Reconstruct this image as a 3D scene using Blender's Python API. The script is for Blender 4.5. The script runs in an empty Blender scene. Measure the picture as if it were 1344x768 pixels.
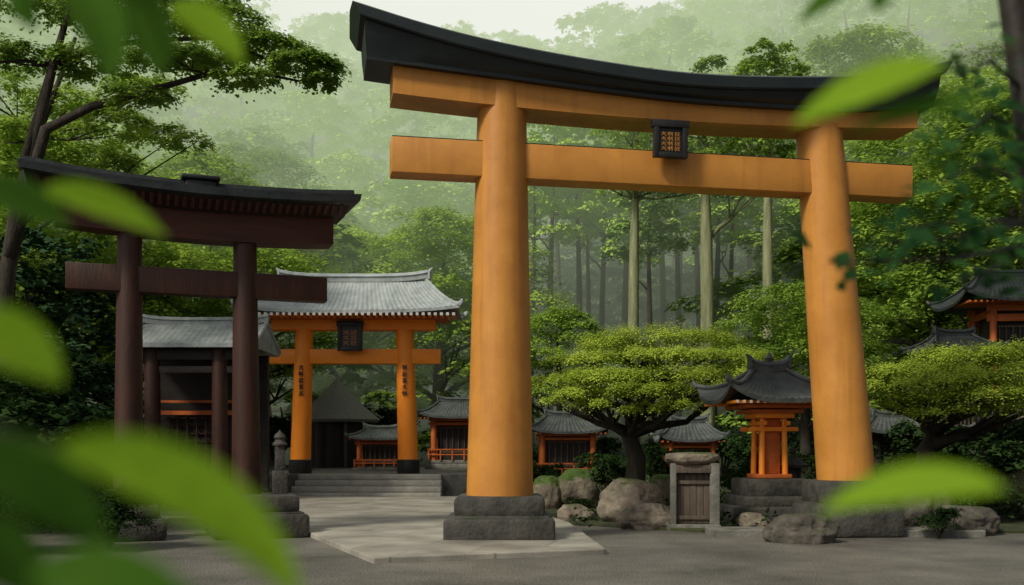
import bpy, bmesh, math, random
import numpy as np
from mathutils import Vector, Matrix, noise as mnoise
R = math.radians
rng = np.random.default_rng(7)
random.seed(7)
scene = bpy.context.scene
COL = scene.collection
HY, F, CH = 588.0, 1344.0, 1.3
def P(px, py, Y):
    return Vector(((px-672)/F*Y, Y, CH-(py-HY)/F*Y))
# ------------------------------------------------------------------ tagging
def tag(o, label=None, cat=None, group=None, kind=None):
    if label: o['label'] = label
    if cat: o['category'] = cat
    if group: o['group'] = group
    if kind: o['kind'] = kind
    return o
def thing(name, label, cat, loc=(0,0,0), rz=0.0, group=None):
    o = bpy.data.objects.new(name, None); COL.objects.link(o)
    o.location = loc; o.rotation_euler = (0,0,rz); o.empty_display_size = .2
    return tag(o, label, cat, group)
def dup(root, loc, rz=0.0, scale=1.0, label=None, group=None, cat=None):
    r = root.copy(); COL.objects.link(r); r.location = loc; r.rotation_euler = (0,0,rz)
    r.scale = (scale,)*3 if not isinstance(scale, tuple) else scale
    if label: r['label'] = label
    if cat: r['category'] = cat
    if group: r['group'] = group
    elif 'group' in r: del r['group']
    for ch in root.children:
        c = ch.copy(); COL.objects.link(c); c.parent = r
        for g in ch.children:
            d = g.copy(); COL.objects.link(d); d.parent = c
    return r
# ------------------------------------------------------------------ mesh builder
class MB:
    def __init__(s): s.v=[]; s.f=[]
    def add(s, vs, fs):
        o=len(s.v); s.v += [tuple(p) for p in vs]; s.f += [tuple(i+o for i in f) for f in fs]
        return s
    def box(s, c, sz, rz=0, bev=0.0, rx=0, ry=0, taper=1.0):
        b=bmesh.new(); bmesh.ops.create_cube(b, size=1)
        for v in b.verts:
            k = taper if v.co.z>0 else 1
            v.co = Vector((v.co.x*sz[0]*k, v.co.y*sz[1]*k, v.co.z*sz[2]))
        if bev: bmesh.ops.bevel(b, geom=list(b.edges), offset=bev, segments=2, affect='EDGES', profile=.5)
        M = Matrix.Translation(c) @ Matrix.Rotation(rz,4,'Z') @ Matrix.Rotation(ry,4,'Y') @ Matrix.Rotation(rx,4,'X')
        b.verts.index_update()
        s.add([M@v.co for v in b.verts], [[v.index for v in f.verts] for f in b.faces]); b.free()
        return s
    def tube(s, pts, rads, seg=12, jit=0.0):
        pts=[Vector(p) for p in pts]; n=len(pts)
        if not hasattr(rads,'__len__'): rads=[rads]*n
        rings=[]; up=None
        for i,p in enumerate(pts):
            d=(pts[min(i+1,n-1)]-pts[max(i-1,0)]).normalized()
            if up is None: up = Vector((0,1,0)) if abs(d.y)<.9 else Vector((1,0,0))
            a=d.cross(up).normalized(); b=a.cross(d).normalized(); up=b
            ring=[]
            for k in range(seg):
                t=2*math.pi*k/seg
                r=rads[i]*(1+jit*(random.random()-.5)*2)
                ring.append(p+a*math.cos(t)*r+b*math.sin(t)*r)
            rings.append(ring)
        return s.loft(rings)
    def loft(s, rings, caps=True):
        m=len(rings[0]); vs=[p for r in rings for p in r]; fs=[]
        for i in range(len(rings)-1):
            for k in range(m):
                a=i*m+k; b=i*m+(k+1)%m
                fs.append((a,b,b+m,a+m))
        if caps:
            fs.append(tuple(range(m))[::-1]); fs.append(tuple((len(rings)-1)*m+k for k in range(m)))
        return s.add(vs,fs)
    def lathe(s, prof, seg=24, c=(0,0,0), sq=1.0):
        rings=[[(c[0]+r*math.cos(2*math.pi*k/seg), c[1]+r*math.sin(2*math.pi*k/seg), c[2]+z) for k in range(seg)] for r,z in prof]
        return s.loft(rings)
    def grid(s, pts2d):
        h=len(pts2d); w=len(pts2d[0]); fs=[]
        for j in range(h-1):
            for i in range(w-1):
                a=j*w+i; fs.append((a,a+1,a+1+w,a+w))
        return s.add([p for r in pts2d for p in r], fs)
    def build(s, name, m, parent=None, smooth=True, ang=38, recalc=True):
        me=bpy.data.meshes.new(name); me.from_pydata(s.v,[],s.f)
        if recalc:
            b=bmesh.new(); b.from_mesh(me); bmesh.ops.recalc_face_normals(b, faces=b.faces); b.to_mesh(me); b.free()
        me.materials.append(m)
        if smooth:
            me.polygons.foreach_set('use_smooth',[True]*len(me.polygons)); me.set_sharp_from_angle(angle=R(ang))
        o=bpy.data.objects.new(name, me); COL.objects.link(o)
        if parent: o.parent=parent
        return o
# ------------------------------------------------------------------ materials
def nodes(m):
    m.use_nodes=True; nt=m.node_tree; nt.nodes.clear(); return nt
def painted_haze(nt, sh, amt=.90):  # mist painted into the surface: pale emission mixed in by world position, no volume
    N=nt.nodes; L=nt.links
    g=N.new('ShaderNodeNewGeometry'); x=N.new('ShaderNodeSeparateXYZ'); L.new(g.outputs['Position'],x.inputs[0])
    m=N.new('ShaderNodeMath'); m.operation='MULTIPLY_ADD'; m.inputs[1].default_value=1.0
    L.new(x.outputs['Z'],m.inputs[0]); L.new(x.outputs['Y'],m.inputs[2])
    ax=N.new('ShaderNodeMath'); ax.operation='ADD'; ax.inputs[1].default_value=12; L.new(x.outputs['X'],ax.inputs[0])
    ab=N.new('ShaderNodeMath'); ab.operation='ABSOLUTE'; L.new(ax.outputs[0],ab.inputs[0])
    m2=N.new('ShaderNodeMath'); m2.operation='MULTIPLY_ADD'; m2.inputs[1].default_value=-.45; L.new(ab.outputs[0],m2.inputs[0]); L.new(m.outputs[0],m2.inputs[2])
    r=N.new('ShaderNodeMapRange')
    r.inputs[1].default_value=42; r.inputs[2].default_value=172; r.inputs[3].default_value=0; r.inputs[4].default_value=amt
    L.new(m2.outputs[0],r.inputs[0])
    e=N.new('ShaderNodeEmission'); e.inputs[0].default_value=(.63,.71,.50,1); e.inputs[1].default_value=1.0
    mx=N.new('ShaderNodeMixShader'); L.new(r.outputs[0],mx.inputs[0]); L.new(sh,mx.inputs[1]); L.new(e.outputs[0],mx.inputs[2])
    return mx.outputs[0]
def surf(name, c1, c2, rough=.7, scale=3.0, bump=.15, bscale=None, moss=None, spec=.4, paint_haze=False, stretch=(1,1,1), dirt=None, detail=8):
    m=bpy.data.materials.new(name); nt=nodes(m); N=nt.nodes; L=nt.links
    out=N.new('ShaderNodeOutputMaterial'); b=N.new('ShaderNodeBsdfPrincipled')
    tc=N.new('ShaderNodeTexCoord'); mp=N.new('ShaderNodeMapping'); mp.inputs['Scale'].default_value=stretch; L.new(tc.outputs['Object'],mp.inputs[0])
    n1=N.new('ShaderNodeTexNoise'); n1.inputs['Scale'].default_value=scale; n1.inputs['Detail'].default_value=detail; n1.inputs['Roughness'].default_value=.62
    L.new(mp.outputs[0],n1.inputs[0])
    rp=N.new('ShaderNodeValToRGB'); rp.color_ramp.elements[0].position=.32; rp.color_ramp.elements[1].position=.68
    rp.color_ramp.elements[0].color=(*c1,1); rp.color_ramp.elements[1].color=(*c2,1); L.new(n1.outputs[0],rp.inputs[0])
    col=rp.outputs[0]
    if dirt:
        n3=N.new('ShaderNodeTexNoise'); n3.inputs['Scale'].default_value=1.1; n3.inputs['Detail'].default_value=6
        st=N.new('ShaderNodeMapping'); st.inputs['Scale'].default_value=(6,6,.5); L.new(tc.outputs['Object'],st.inputs[0]); L.new(st.outputs[0],n3.inputs[0])
        r3=N.new('ShaderNodeMapRange'); r3.inputs[1].default_value=.5; r3.inputs[2].default_value=.78; r3.inputs[4].default_value=.5; L.new(n3.outputs[0],r3.inputs[0])
        mx=N.new('ShaderNodeMix'); mx.data_type='RGBA'; L.new(r3.outputs[0],mx.inputs[0]); L.new(col,mx.inputs[6]); mx.inputs[7].default_value=(*dirt,1); col=mx.outputs[2]
    if moss:
        g=N.new('ShaderNodeNewGeometry'); sx=N.new('ShaderNodeSeparateXYZ'); L.new(g.outputs['Normal'],sx.inputs[0])
        n2=N.new('ShaderNodeTexNoise'); n2.inputs['Scale'].default_value=2.6; n2.inputs['Detail'].default_value=8; L.new(tc.outputs['Object'],n2.inputs[0])
        ad=N.new('ShaderNodeMath'); ad.operation='MULTIPLY_ADD'; ad.inputs[1].default_value=.45; L.new(sx.outputs['Z'],ad.inputs[0]); L.new(n2.outputs[0],ad.inputs[2])
        r2=N.new('ShaderNodeMapRange'); r2.inputs[1].default_value=moss[1]; r2.inputs[2].default_value=moss[1]+.16; L.new(ad.outputs[0],r2.inputs[0])
        mx=N.new('ShaderNodeMix'); mx.data_type='RGBA'; L.new(r2.outputs[0],mx.inputs[0]); L.new(col,mx.inputs[6]); mx.inputs[7].default_value=(*moss[0],1); col=mx.outputs[2]
    L.new(col,b.inputs['Base Color']); b.inputs['Roughness'].default_value=rough; b.inputs['Specular IOR Level'].default_value=spec
    nb=N.new('ShaderNodeTexNoise'); nb.inputs['Scale'].default_value=bscale or scale*5; nb.inputs['Detail'].default_value=9; L.new(mp.outputs[0],nb.inputs[0])
    bp=N.new('ShaderNodeBump'); bp.inputs['Strength'].default_value=bump; bp.inputs['Distance'].default_value=.05; L.new(nb.outputs[0],bp.inputs['Height']); L.new(bp.outputs[0],b.inputs['Normal'])
    L.new(painted_haze(nt,b.outputs[0]) if paint_haze else b.outputs[0], out.inputs[0])
    return m
def leafmat(name, dark, light, trans=.35, paint_haze=True, clump=.55, rnd=.4):
    m=bpy.data.materials.new(name); nt=nodes(m); N=nt.nodes; L=nt.links
    out=N.new('ShaderNodeOutputMaterial')
    g=N.new('ShaderNodeNewGeometry'); tc=N.new('ShaderNodeTexCoord'); oi=N.new('ShaderNodeObjectInfo')
    n=N.new('ShaderNodeTexNoise'); n.inputs['Scale'].default_value=clump; n.inputs['Detail'].default_value=2; L.new(tc.outputs['Object'],n.inputs[0])
    a=N.new('ShaderNodeMath'); a.operation='MULTIPLY_ADD'; a.inputs[1].default_value=rnd; L.new(g.outputs['Random Per Island'],a.inputs[0]); L.new(n.outputs[0],a.inputs[2])
    a2=N.new('ShaderNodeMath'); a2.operation='MULTIPLY_ADD'; a2.inputs[1].default_value=.3; L.new(oi.outputs['Random'],a2.inputs[0]); L.new(a.outputs[0],a2.inputs[2])
    r=N.new('ShaderNodeMapRange'); r.inputs[1].default_value=.3+rnd/2; r.inputs[2].default_value=.95+rnd/2; L.new(a2.outputs[0],r.inputs[0])
    mx=N.new('ShaderNodeMix'); mx.data_type='RGBA'; L.new(r.outputs[0],mx.inputs[0]); mx.inputs[6].default_value=(*dark,1); mx.inputs[7].default_value=(*light,1)
    d=N.new('ShaderNodeBsdfDiffuse'); L.new(mx.outputs[2],d.inputs[0]); sh=d.outputs[0]
    if trans:
        t=N.new('ShaderNodeBsdfTranslucent'); L.new(mx.outputs[2],t.inputs[0])
        ms=N.new('ShaderNodeMixShader'); ms.inputs[0].default_value=trans; L.new(sh,ms.inputs[1]); L.new(t.outputs[0],ms.inputs[2]); sh=ms.outputs[0]
    L.new(painted_haze(nt,sh) if paint_haze else sh, out.inputs[0])
    return m
M={}
M['orange']=surf('ochre_orange_paint',(.46,.19,.032),(.60,.265,.048),.5,1.6,.06,22,dirt=(.30,.112,.022))
M['orange2']=surf('vermilion_paint',(.92,.25,.014),(.99,.32,.024),.45,2,.05,20)
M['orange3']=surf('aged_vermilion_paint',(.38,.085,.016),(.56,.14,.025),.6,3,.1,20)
M['redwood']=surf('shade_darkened_red_wood',(.024,.008,.005),(.058,.019,.010),.55,2,.15,14,stretch=(3,3,.5))  # shade over the left torii is put into this dark wood colour
M['redbeam']=surf('warm_red_brown_beam',(.045,.013,.007),(.095,.028,.014),.55,2,.15,14,stretch=(.5,3,3))
M['darkwood']=surf('dark_brown_wood',(.010,.008,.006),(.027,.019,.014),.6,2,.15,14)
M['wood']=surf('weathered_wood',(.06,.045,.033),(.13,.10,.074),.8,3,.3,20,stretch=(6,6,.6))
M['copper']=surf('dark_copper_roof',(.004,.009,.010),(.012,.020,.020),.42,2,.08,14,spec=.5)
M['black']=surf('black_lacquer',(.012,.012,.012),(.025,.025,.023),.4,4,.05)
M['gold']=surf('gold_paint',(.34,.15,.035),(.48,.23,.055),.45,9,.05)
M['white']=surf('white_paint',(.6,.58,.53),(.75,.73,.68),.6,5,.05)
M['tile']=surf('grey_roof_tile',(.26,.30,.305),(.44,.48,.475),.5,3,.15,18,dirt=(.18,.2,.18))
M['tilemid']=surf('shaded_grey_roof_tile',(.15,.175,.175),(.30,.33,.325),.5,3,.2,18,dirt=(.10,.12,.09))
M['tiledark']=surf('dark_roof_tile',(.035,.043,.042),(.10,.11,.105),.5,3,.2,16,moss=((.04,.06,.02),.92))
M['tileblack']=surf('black_roof_tile',(.008,.011,.012),(.025,.031,.031),.45,3,.15,16)
M['thatch']=surf('grey_thatch',(.22,.22,.185),(.38,.37,.31),.9,5,.4,26,stretch=(5,5,1))
M['stone']=surf('grey_stone',(.09,.09,.075),(.21,.205,.175),.85,3.5,.35,16,moss=((.05,.07,.02),1.02))
M['stepstone']=surf('pale_step_stone',(.30,.285,.24),(.48,.46,.40),.85,3.0,.3,16)
M['stonedark']=surf('dark_grey_stone',(.026,.025,.022),(.078,.073,.062),.75,4,.4,16,moss=((.03,.04,.013),.98))  # darker tone of the grey stone, some moss on upward faces
M['rock']=surf('mossy_boulder_rock',(.065,.054,.038),(.21,.18,.13),.9,3.2,.8,10,moss=((.05,.09,.012),.60))
M['rockbare']=surf('bare_boulder_rock',(.08,.066,.048),(.29,.245,.185),.9,3.6,.8,10,moss=((.055,.085,.016),.84))
M['rockdark']=surf('dark_boulder_rock',(.035,.031,.025),(.12,.105,.085),.9,3.6,.8,10,moss=((.04,.06,.014),.86))
M['bark']=surf('tree_bark',(.018,.015,.010),(.05,.04,.028),.9,3,.6,12,stretch=(3,3,.7),paint_haze=True,moss=((.03,.045,.015),1.0))
M['barkmoss']=surf('mossy_pale_bark',(.13,.14,.07),(.30,.32,.17),.9,2,.5,10,stretch=(3,3,.35))
M['soil']=surf('forest_floor',(.014,.026,.012),(.038,.06,.024),.95,.5,.5,3,paint_haze=True)
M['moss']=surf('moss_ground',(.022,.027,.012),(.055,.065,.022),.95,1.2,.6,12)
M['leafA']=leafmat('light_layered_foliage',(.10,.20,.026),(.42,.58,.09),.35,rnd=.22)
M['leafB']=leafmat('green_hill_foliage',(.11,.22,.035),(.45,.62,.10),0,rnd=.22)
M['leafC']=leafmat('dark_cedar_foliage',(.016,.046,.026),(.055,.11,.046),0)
M['leafH']=leafmat('bright_garden_foliage',(.19,.29,.024),(.46,.57,.08),.3,False,1.0,.10)
M['leafD']=leafmat('dark_shrub_foliage',(.010,.024,.010),(.042,.08,.021),.2,False,1.2)
M['leafT']=leafmat('dark_twig_leaf',(.018,.060,.020),(.055,.14,.035),.4,False,3)
M['leafF']=leafmat('fresh_translucent_leaf',(.18,.35,.018),(.30,.50,.035),.55,False,9,.1)
M['leafG']=leafmat('deep_green_leaf',(.035,.10,.013),(.08,.18,.022),.55,False,9,.1)
M['stem']=surf('green_brown_stem',(.03,.035,.012),(.06,.06,.025),.7,8,.1)
def ground_mat():
    m=bpy.data.materials.new('asphalt'); nt=nodes(m); N=nt.nodes; L=nt.links
    out=N.new('ShaderNodeOutputMaterial'); b=N.new('ShaderNodeBsdfPrincipled'); tc=N.new('ShaderNodeTexCoord')
    n1=N.new('ShaderNodeTexNoise'); n1.inputs['Scale'].default_value=.6; n1.inputs['Detail'].default_value=10; n1.inputs['Roughness'].default_value=.65; L.new(tc.outputs['Object'],n1.inputs[0])
    n2=N.new('ShaderNodeTexNoise'); n2.inputs['Scale'].default_value=45; n2.inputs['Detail'].default_value=4; L.new(tc.outputs['Object'],n2.inputs[0])
    v=N.new('ShaderNodeTexVoronoi'); v.inputs['Scale'].default_value=38; L.new(tc.outputs['Object'],v.inputs[0])
    a=N.new('ShaderNodeMath'); a.operation='MULTIPLY_ADD'; a.inputs[1].default_value=.55; L.new(n2.outputs[0],a.inputs[0]); L.new(n1.outputs[0],a.inputs[2])
    r=N.new('ShaderNodeValToRGB'); r.color_ramp.elements[0].position=.55; r.color_ramp.elements[1].position=1.0
    r.color_ramp.elements[0].color=(.045,.043,.036,1); r.color_ramp.elements[1].color=(.20,.188,.158,1); L.new(a.outputs[0],r.inputs[0])
    L.new(r.outputs[0],b.inputs['Base Color']); b.inputs['Roughness'].default_value=.6; b.inputs['Specular IOR Level'].default_value=.45
    bp=N.new('ShaderNodeBump'); bp.inputs['Strength'].default_value=.8; bp.inputs['Distance'].default_value=.02; L.new(v.outputs['Distance'],bp.inputs['Height']); L.new(bp.outputs[0],b.inputs['Normal'])
    L.new(b.outputs[0],out.inputs[0]); return m
def slab_mat():
    m=bpy.data.materials.new('path_slabs'); nt=nodes(m); N=nt.nodes; L=nt.links
    out=N.new('ShaderNodeOutputMaterial'); b=N.new('ShaderNodeBsdfPrincipled'); tc=N.new('ShaderNodeTexCoord')
    mp=N.new('ShaderNodeMapping'); mp.inputs['Rotation'].default_value=(0,0,R(12)); L.new(tc.outputs['Object'],mp.inputs[0])
    br=N.new('ShaderNodeTexBrick'); br.inputs['Scale'].default_value=1.0; br.inputs['Brick Width'].default_value=1.5; br.inputs['Row Height'].default_value=.9; br.inputs['Mortar Size'].default_value=.010
    br.inputs['Color1'].default_value=(.27,.25,.21,1); br.inputs['Color2'].default_value=(.33,.31,.265,1); br.inputs['Mortar'].default_value=(.18,.17,.14,1); L.new(mp.outputs[0],br.inputs[0])
    n1=N.new('ShaderNodeTexNoise'); n1.inputs['Scale'].default_value=1.3; n1.inputs['Detail'].default_value=10; L.new(tc.outputs['Object'],n1.inputs[0])
    r=N.new('ShaderNodeMapRange'); r.inputs[1].default_value=.3; r.inputs[2].default_value=.7; r.inputs[3].default_value=.6; r.inputs[4].default_value=1.3; L.new(n1.outputs[0],r.inputs[0])
    mx=N.new('ShaderNodeMix'); mx.data_type='RGBA'; mx.blend_type='MULTIPLY'; mx.inputs[0].default_value=1; L.new(br.outputs[0],mx.inputs[6]); L.new(r.outputs[0],mx.inputs[7])
    L.new(mx.outputs[2],b.inputs['Base Color']); b.inputs['Roughness'].default_value=.55
    n2=N.new('ShaderNodeTexNoise'); n2.inputs['Scale'].default_value=30; n2.inputs['Detail'].default_value=6; L.new(tc.outputs['Object'],n2.inputs[0])
    bp=N.new('ShaderNodeBump'); bp.inputs['Strength'].default_value=.35; bp.inputs['Distance'].default_value=.02; L.new(n2.outputs[0],bp.inputs['Height']); L.new(bp.outputs[0],b.inputs['Normal'])
    L.new(b.outputs[0],out.inputs[0]); return m
def emat():
    m=bpy.data.materials.new('misty_sky'); nt=nodes(m); N=nt.nodes; L=nt.links
    out=N.new('ShaderNodeOutputMaterial'); e=N.new('ShaderNodeEmission'); tc=N.new('ShaderNodeTexCoord')
    n=N.new('ShaderNodeTexNoise'); n.inputs['Scale'].default_value=.012; n.inputs['Detail'].default_value=5; L.new(tc.outputs['Object'],n.inputs[0])
    r=N.new('ShaderNodeValToRGB'); r.color_ramp.elements[0].color=(.76,.80,.68,1); r.color_ramp.elements[1].color=(.92,.93,.86,1); L.new(n.outputs[0],r.inputs[0])
    L.new(r.outputs[0],e.inputs[0]); L.new(e.outputs[0],out.inputs[0]); return m
M['asphalt']=ground_mat(); M['slab']=slab_mat(); M['sky']=emat()
# ------------------------------------------------------------------ setting
def smooth(a,b,x):
    t=min(1,max(0,(x-a)/(b-a))); return t*t*(3-2*t)
tag(MB().add([(-300,-40,0),(300,-40,0),(300,500,0),(-300,500,0)],[(0,1,2,3)]).build('ground',M['asphalt']),kind='structure')
skyg=[[(300*math.sin(a),40+215*math.cos(a),z) for a in np.linspace(-1.2,1.2,30)] for z in (-5,60,120,200,280)]
tag(MB().grid(skyg).build('sky',M['sky']),kind='structure')
def poly_slab(name,pts,z0,z1,m):
    n=len(pts); mb=MB(); mb.add([(x,y,z0) for x,y in pts]+[(x,y,z1) for x,y in pts],[tuple(range(n,2*n))]+[(i,(i+1)%n,(i+1)%n+n,i+n) for i in range(n)])
    o=mb.build(name,m,smooth=False); md=o.modifiers.new('b','BEVEL'); md.width=.015; md.segments=2; return tag(o,kind='structure')
poly_slab('path',[(-1.56,11.5),(1.15,12.5),(.95,17.0),(-.6,26.1),(-6.2,26.1),(-3.1,15.3)],-.05,.07,M['slab'])
poly_slab('terrace',[(-14,27.45),(.3,27.45),(.3,42),(-14,42)],-.05,.6,M['stone'])
poly_slab('kerb',[(2.9,15.0),(6.9,14.9),(6.95,15.6),(2.95,15.65)],-.05,.10,M['stone'])
poly_slab('moss_bed',[(.6,17.6),(2.9,15.7),(14,15.4),(24,15.4),(24,40),(.5,40)],-.05,.05,M['moss'])
def hz(x,y):
    h=41*smooth(40,126,y)-.6
    h+=max(0,abs(x+9)-13)*.28*smooth(38,85,y)
    h+=1.2*mnoise.noise(Vector((x*.05,y*.05,3)))*smooth(40,60,y)
    return h
g=[[ (x,y,hz(x,y)) for x in np.linspace(-130,130,70)] for y in np.linspace(37,200,60)]
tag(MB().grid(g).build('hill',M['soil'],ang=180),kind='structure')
def leafmesh(name, centers, normals, size, m, parent=None, aspect=.55):
    n=len(centers); a=rng.normal(size=(n,3)); nn=normals/np.linalg.norm(normals,axis=1,keepdims=True)
    t=np.cross(nn,a); t/=np.linalg.norm(t,axis=1,keepdims=True)+1e-9; b=np.cross(nn,t)
    s=(size*rng.uniform(.65,1.35,n))[:,None]
    v=np.empty((n,4,3)); v[:,0]=centers-t*s*.5; v[:,1]=centers+b*s*.5*aspect+nn*s*.08; v[:,2]=centers+t*s*.5; v[:,3]=centers-b*s*.5*aspect+nn*s*.08
    me=bpy.data.meshes.new(name); me.vertices.add(4*n); me.vertices.foreach_set('co',v.ravel().astype(np.float32))
    me.loops.add(4*n); me.loops.foreach_set('vertex_index',np.arange(4*n,dtype=np.int32))
    me.polygons.add(n); me.polygons.foreach_set('loop_start',np.arange(0,4*n,4,dtype=np.int32))
    try: me.polygons.foreach_set('loop_total',np.full(n,4,dtype=np.int32))
    except Exception: pass
    me.update(calc_edges=True); me.validate(); me.materials.append(m)
    o=bpy.data.objects.new(name,me); COL.objects.link(o)
    if parent: o.parent=parent
    return o
nc=12000
cx=rng.uniform(1.0,13,nc); cy=rng.uniform(16.0,27,nc); cz=.06+np.abs(rng.normal(0,.10,nc))
keep=np.sin(cx*2.1)+np.cos(cy*1.7)+rng.normal(0,.6,nc)>-.1
cc=np.stack([cx,cy,cz],1)[keep]
tag(leafmesh('ground_cover',cc,rng.normal(0,.5,cc.shape)+np.array([0,0,1]),.10,M['leafD']),'low dark moss and ground cover plants around the garden boulders','ground cover',kind='stuff')
# ------------------------------------------------------------------ trees
def cloud(pads, dens=1.0, tilt=.42, flat=.24, per=50):
    C=[];Nn=[]
    for (c,r,n) in pads:
        c=np.array(c); r=np.array(r); n=int(n*dens); m=max(7,n//per); k=max(4,n//m)
        th=rng.uniform(0,2*np.pi,m); q=np.sqrt(rng.uniform(0,1,m))*.92
        sc=np.stack([q*np.cos(th),q*np.sin(th),np.sqrt(1-q*q)*rng.uniform(.45,1,m)-.25*q*q],1)*r
        cr=.22*(r[0]+r[1])/2*rng.uniform(.7,1.3,m)
        off=rng.normal(size=(m,k,3))*cr[:,None,None]*np.array([.62,.62,flat])
        off[...,2]-= (off[...,0]**2+off[...,1]**2)/(cr[:,None]*3.0+1e-6)
        p=(sc[:,None,:]+off).reshape(-1,3); C.append(p+c)
        Nn.append(rng.normal(0,tilt,p.shape)+np.array([0,0,1.0])+ .5*p/ r)
    return np.concatenate(C),np.concatenate(Nn)
def make_tree(name,label,cat,loc,trunk,trad,pads,leaf,lm,bm_,rz=0,group=None,dens=1.0,limb=.35,aspect=.55,nlimb=99,tilt=.42,sub=3,boughs=None,per=50):
    t=thing(name,label,cat,loc,rz,group)
    mb=MB(); mb.tube(trunk,trad,10,.08)
    tp=[Vector(p) for p in trunk]; src=[(p,r) for p,r in zip(tp,trad)][1:]
    if boughs:
        src=src[-2:]
        for (bp,br_) in boughs:
            mb.tube(bp,br_,8,.08); src+= [(Vector(p),r) for p,r in zip(bp,br_)][1:]
    for (c,r,n) in pads[:nlimb]:
        c=Vector(c)
        if boughs: p,r0=min(src,key=lambda q:(q[0]-c).length)
        else: p,r0=min(src,key=lambda q:abs((c.z-r[2]*.6)-q[0].z-(c-q[0]).xy.length*.45))
        rr=r0*limb*1.4
        e=Vector((c.x,c.y,c.z-r[2]*.15)); mid=p.lerp(e,.5)+Vector((random.uniform(-.1,.1),random.uniform(-.1,.1),-.06))*(e-p).length
        q1=p.lerp(mid,.5)+Vector((0,0,.03))*(e-p).length
        mb.tube([p,q1,mid,mid.lerp(e,.55)+Vector((random.uniform(-.08,.08),0,.03))*(e-p).length,e],[rr,rr*.8,rr*.6,rr*.42,rr*.2],6,.06)
        for q in range(sub):
            a=random.uniform(0,6.28); e2=Vector((c.x+r[0]*.7*math.cos(a),c.y+r[1]*.7*math.sin(a),c.z+r[2]*.05))
            mb.tube([mid,mid.lerp(e2,.5)+Vector((0,0,-.02)),e2],[rr*.45,rr*.3,rr*.1],5)
    mb.build('trunk',bm_,t,ang=180)
    C,Nn=cloud(pads,dens,tilt,per=per); leafmesh('crown',C,Nn,leaf,lm,t,aspect)
    return t
def gen_umbrella(H,W,n,npl,lo=.5,thick=.34):
    pads=[]
    for i in range(n):
        f=(i+.5)/n; z=H*(lo+(.96-lo)*f); Rr=W/2*math.sqrt(max(.05,1-((f-.12)/.95)**2))
        a=i*2.4+random.uniform(-.4,.4); d=Rr*random.uniform(.35,.8) if f<.9 else Rr*.2
        pr=W*random.uniform(.17,.26)
        pads.append(((d*math.cos(a),d*math.sin(a),z),(pr,pr*random.uniform(.8,1.1),pr*thick),npl))
    return pads
def gen_dome(H,W,n,npl,lo=.3):
    pads=[]
    for i in range(n):
        f=(i+.5)/n; z=H*(lo+(.97-lo)*f); Rr=W/2*math.sqrt(max(.04,1-((f-.3)/.75)**2))
        a=i*2.4+random.uniform(-.5,.5); d=Rr*random.uniform(.4,.8) if f<.92 else Rr*.15
        pr=W*random.uniform(.15,.23)
        pads.append(((d*math.cos(a),d*math.sin(a),z),(pr,pr*random.uniform(.85,1.1),pr*.55),npl))
    return pads
def gen_cedar(H,z0,W,n,npl):
    pads=[]
    for i in range(n):
        f=(i+.5)/n; z=z0+(H-z0)*f; Rr=W/2*(1-.7*f)
        a=i*2.4+random.uniform(-.5,.5); d=Rr*random.uniform(.4,.75)
        pr=W*.27*(1-.45*f)
        pads.append(((d*math.cos(a),d*math.sin(a),z),(pr,pr,pr*.5),npl))
    return pads
def wav(H,k,amp):
    pts=[]; ph=random.uniform(0,6)
    for i in range(k):
        f=i/(k-1); pts.append((amp*math.sin(ph+f*4)*f,amp*math.cos(ph*1.3+f*3.3)*f,H*f))
    return pts
FAR=(0,-60,0)
protoU=[];protoF=[];protoC=[];protoK=[]
for i in range(3):
    protoU.append(make_tree('broadleaf_tree','x','tree',FAR,wav(7,7,.35),[.28,.22,.19,.16,.12,.08,.03],gen_umbrella(8,7.6,20,1750,.44),.12,M['leafA'],M['bark'],group='x',nlimb=9,aspect=.66,tilt=.26,per=85))
for i in range(4):
    protoF.append(make_tree('forest_tree','x','tree',FAR,wav(7.5,6,.3),[.3,.24,.2,.15,.1,.04],gen_umbrella(9,9.0,20,700,.18,.42) if i<3 else gen_dome(10,8.0,22,600,.2),.27,M['leafB'],M['bark'],group='x',nlimb=3,sub=0,aspect=.76,tilt=.22,per=70))
for i in range(2):
    protoC.append(make_tree('cedar_tree','x','tree',FAR,wav(14.5,9,.2),[.2,.17,.16,.15,.14,.12,.09,.06,.03],gen_cedar(16,10.5,5.0,16,460),.22,M['leafB'],M['bark'],group='x',nlimb=6,sub=0,aspect=.7))
for i in range(2):
    protoK.append(make_tree('understory_tree','x','tree',FAR,wav(6,5,.3),[.16,.14,.11,.08,.03],gen_dome(8,7.5,18,500,.12),.23,M['leafC'],M['bark'],group='x',nlimb=4,sub=1,aspect=.72))
def plant(px,Y,protos_,s,label,group=None,zoff=0,sz=None):
    p=random.choice(protos_); X=(px-672)/F*Y
    z=max(0,hz(X,Y)) if Y>38 else 0
    return dup(p,(X,Y,z+zoff),random.uniform(0,6.28),(s,s,sz or s),label,group)
plant(335,34,protoU,1.0,'low layered bright tree right behind the roof of the dark torii gate')
plant(255,40,protoU,1.6,'tall wide layered tree rising above the middle of the dark torii roof')
plant(60,29,protoU,1.32,'layered green tree at the left edge behind the dark torii gate')
plant(170,33,protoU,.95,'shadowed layered tree between the two posts of the dark torii')
plant(455,47,protoU,1.40,'layered bright tree above the left end of the grey tiled gate roof')
plant(575,45,protoU,1.45,'broad umbrella tree left of the thick left pillar of the large torii')
plant(735,40,protoU,.85,'small layered tree behind the big torii, right of its left pillar')
plant(1060,30,protoU,.78,'layered tree beside the left edge of the right big pillar')
plant(1222,34,protoU,1.30,'layered tree just right of the right pillar of the large torii')
plant(1340,32,protoU,1.55,'tall layered tree at the right edge above the dark hillside shrine')
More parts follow.
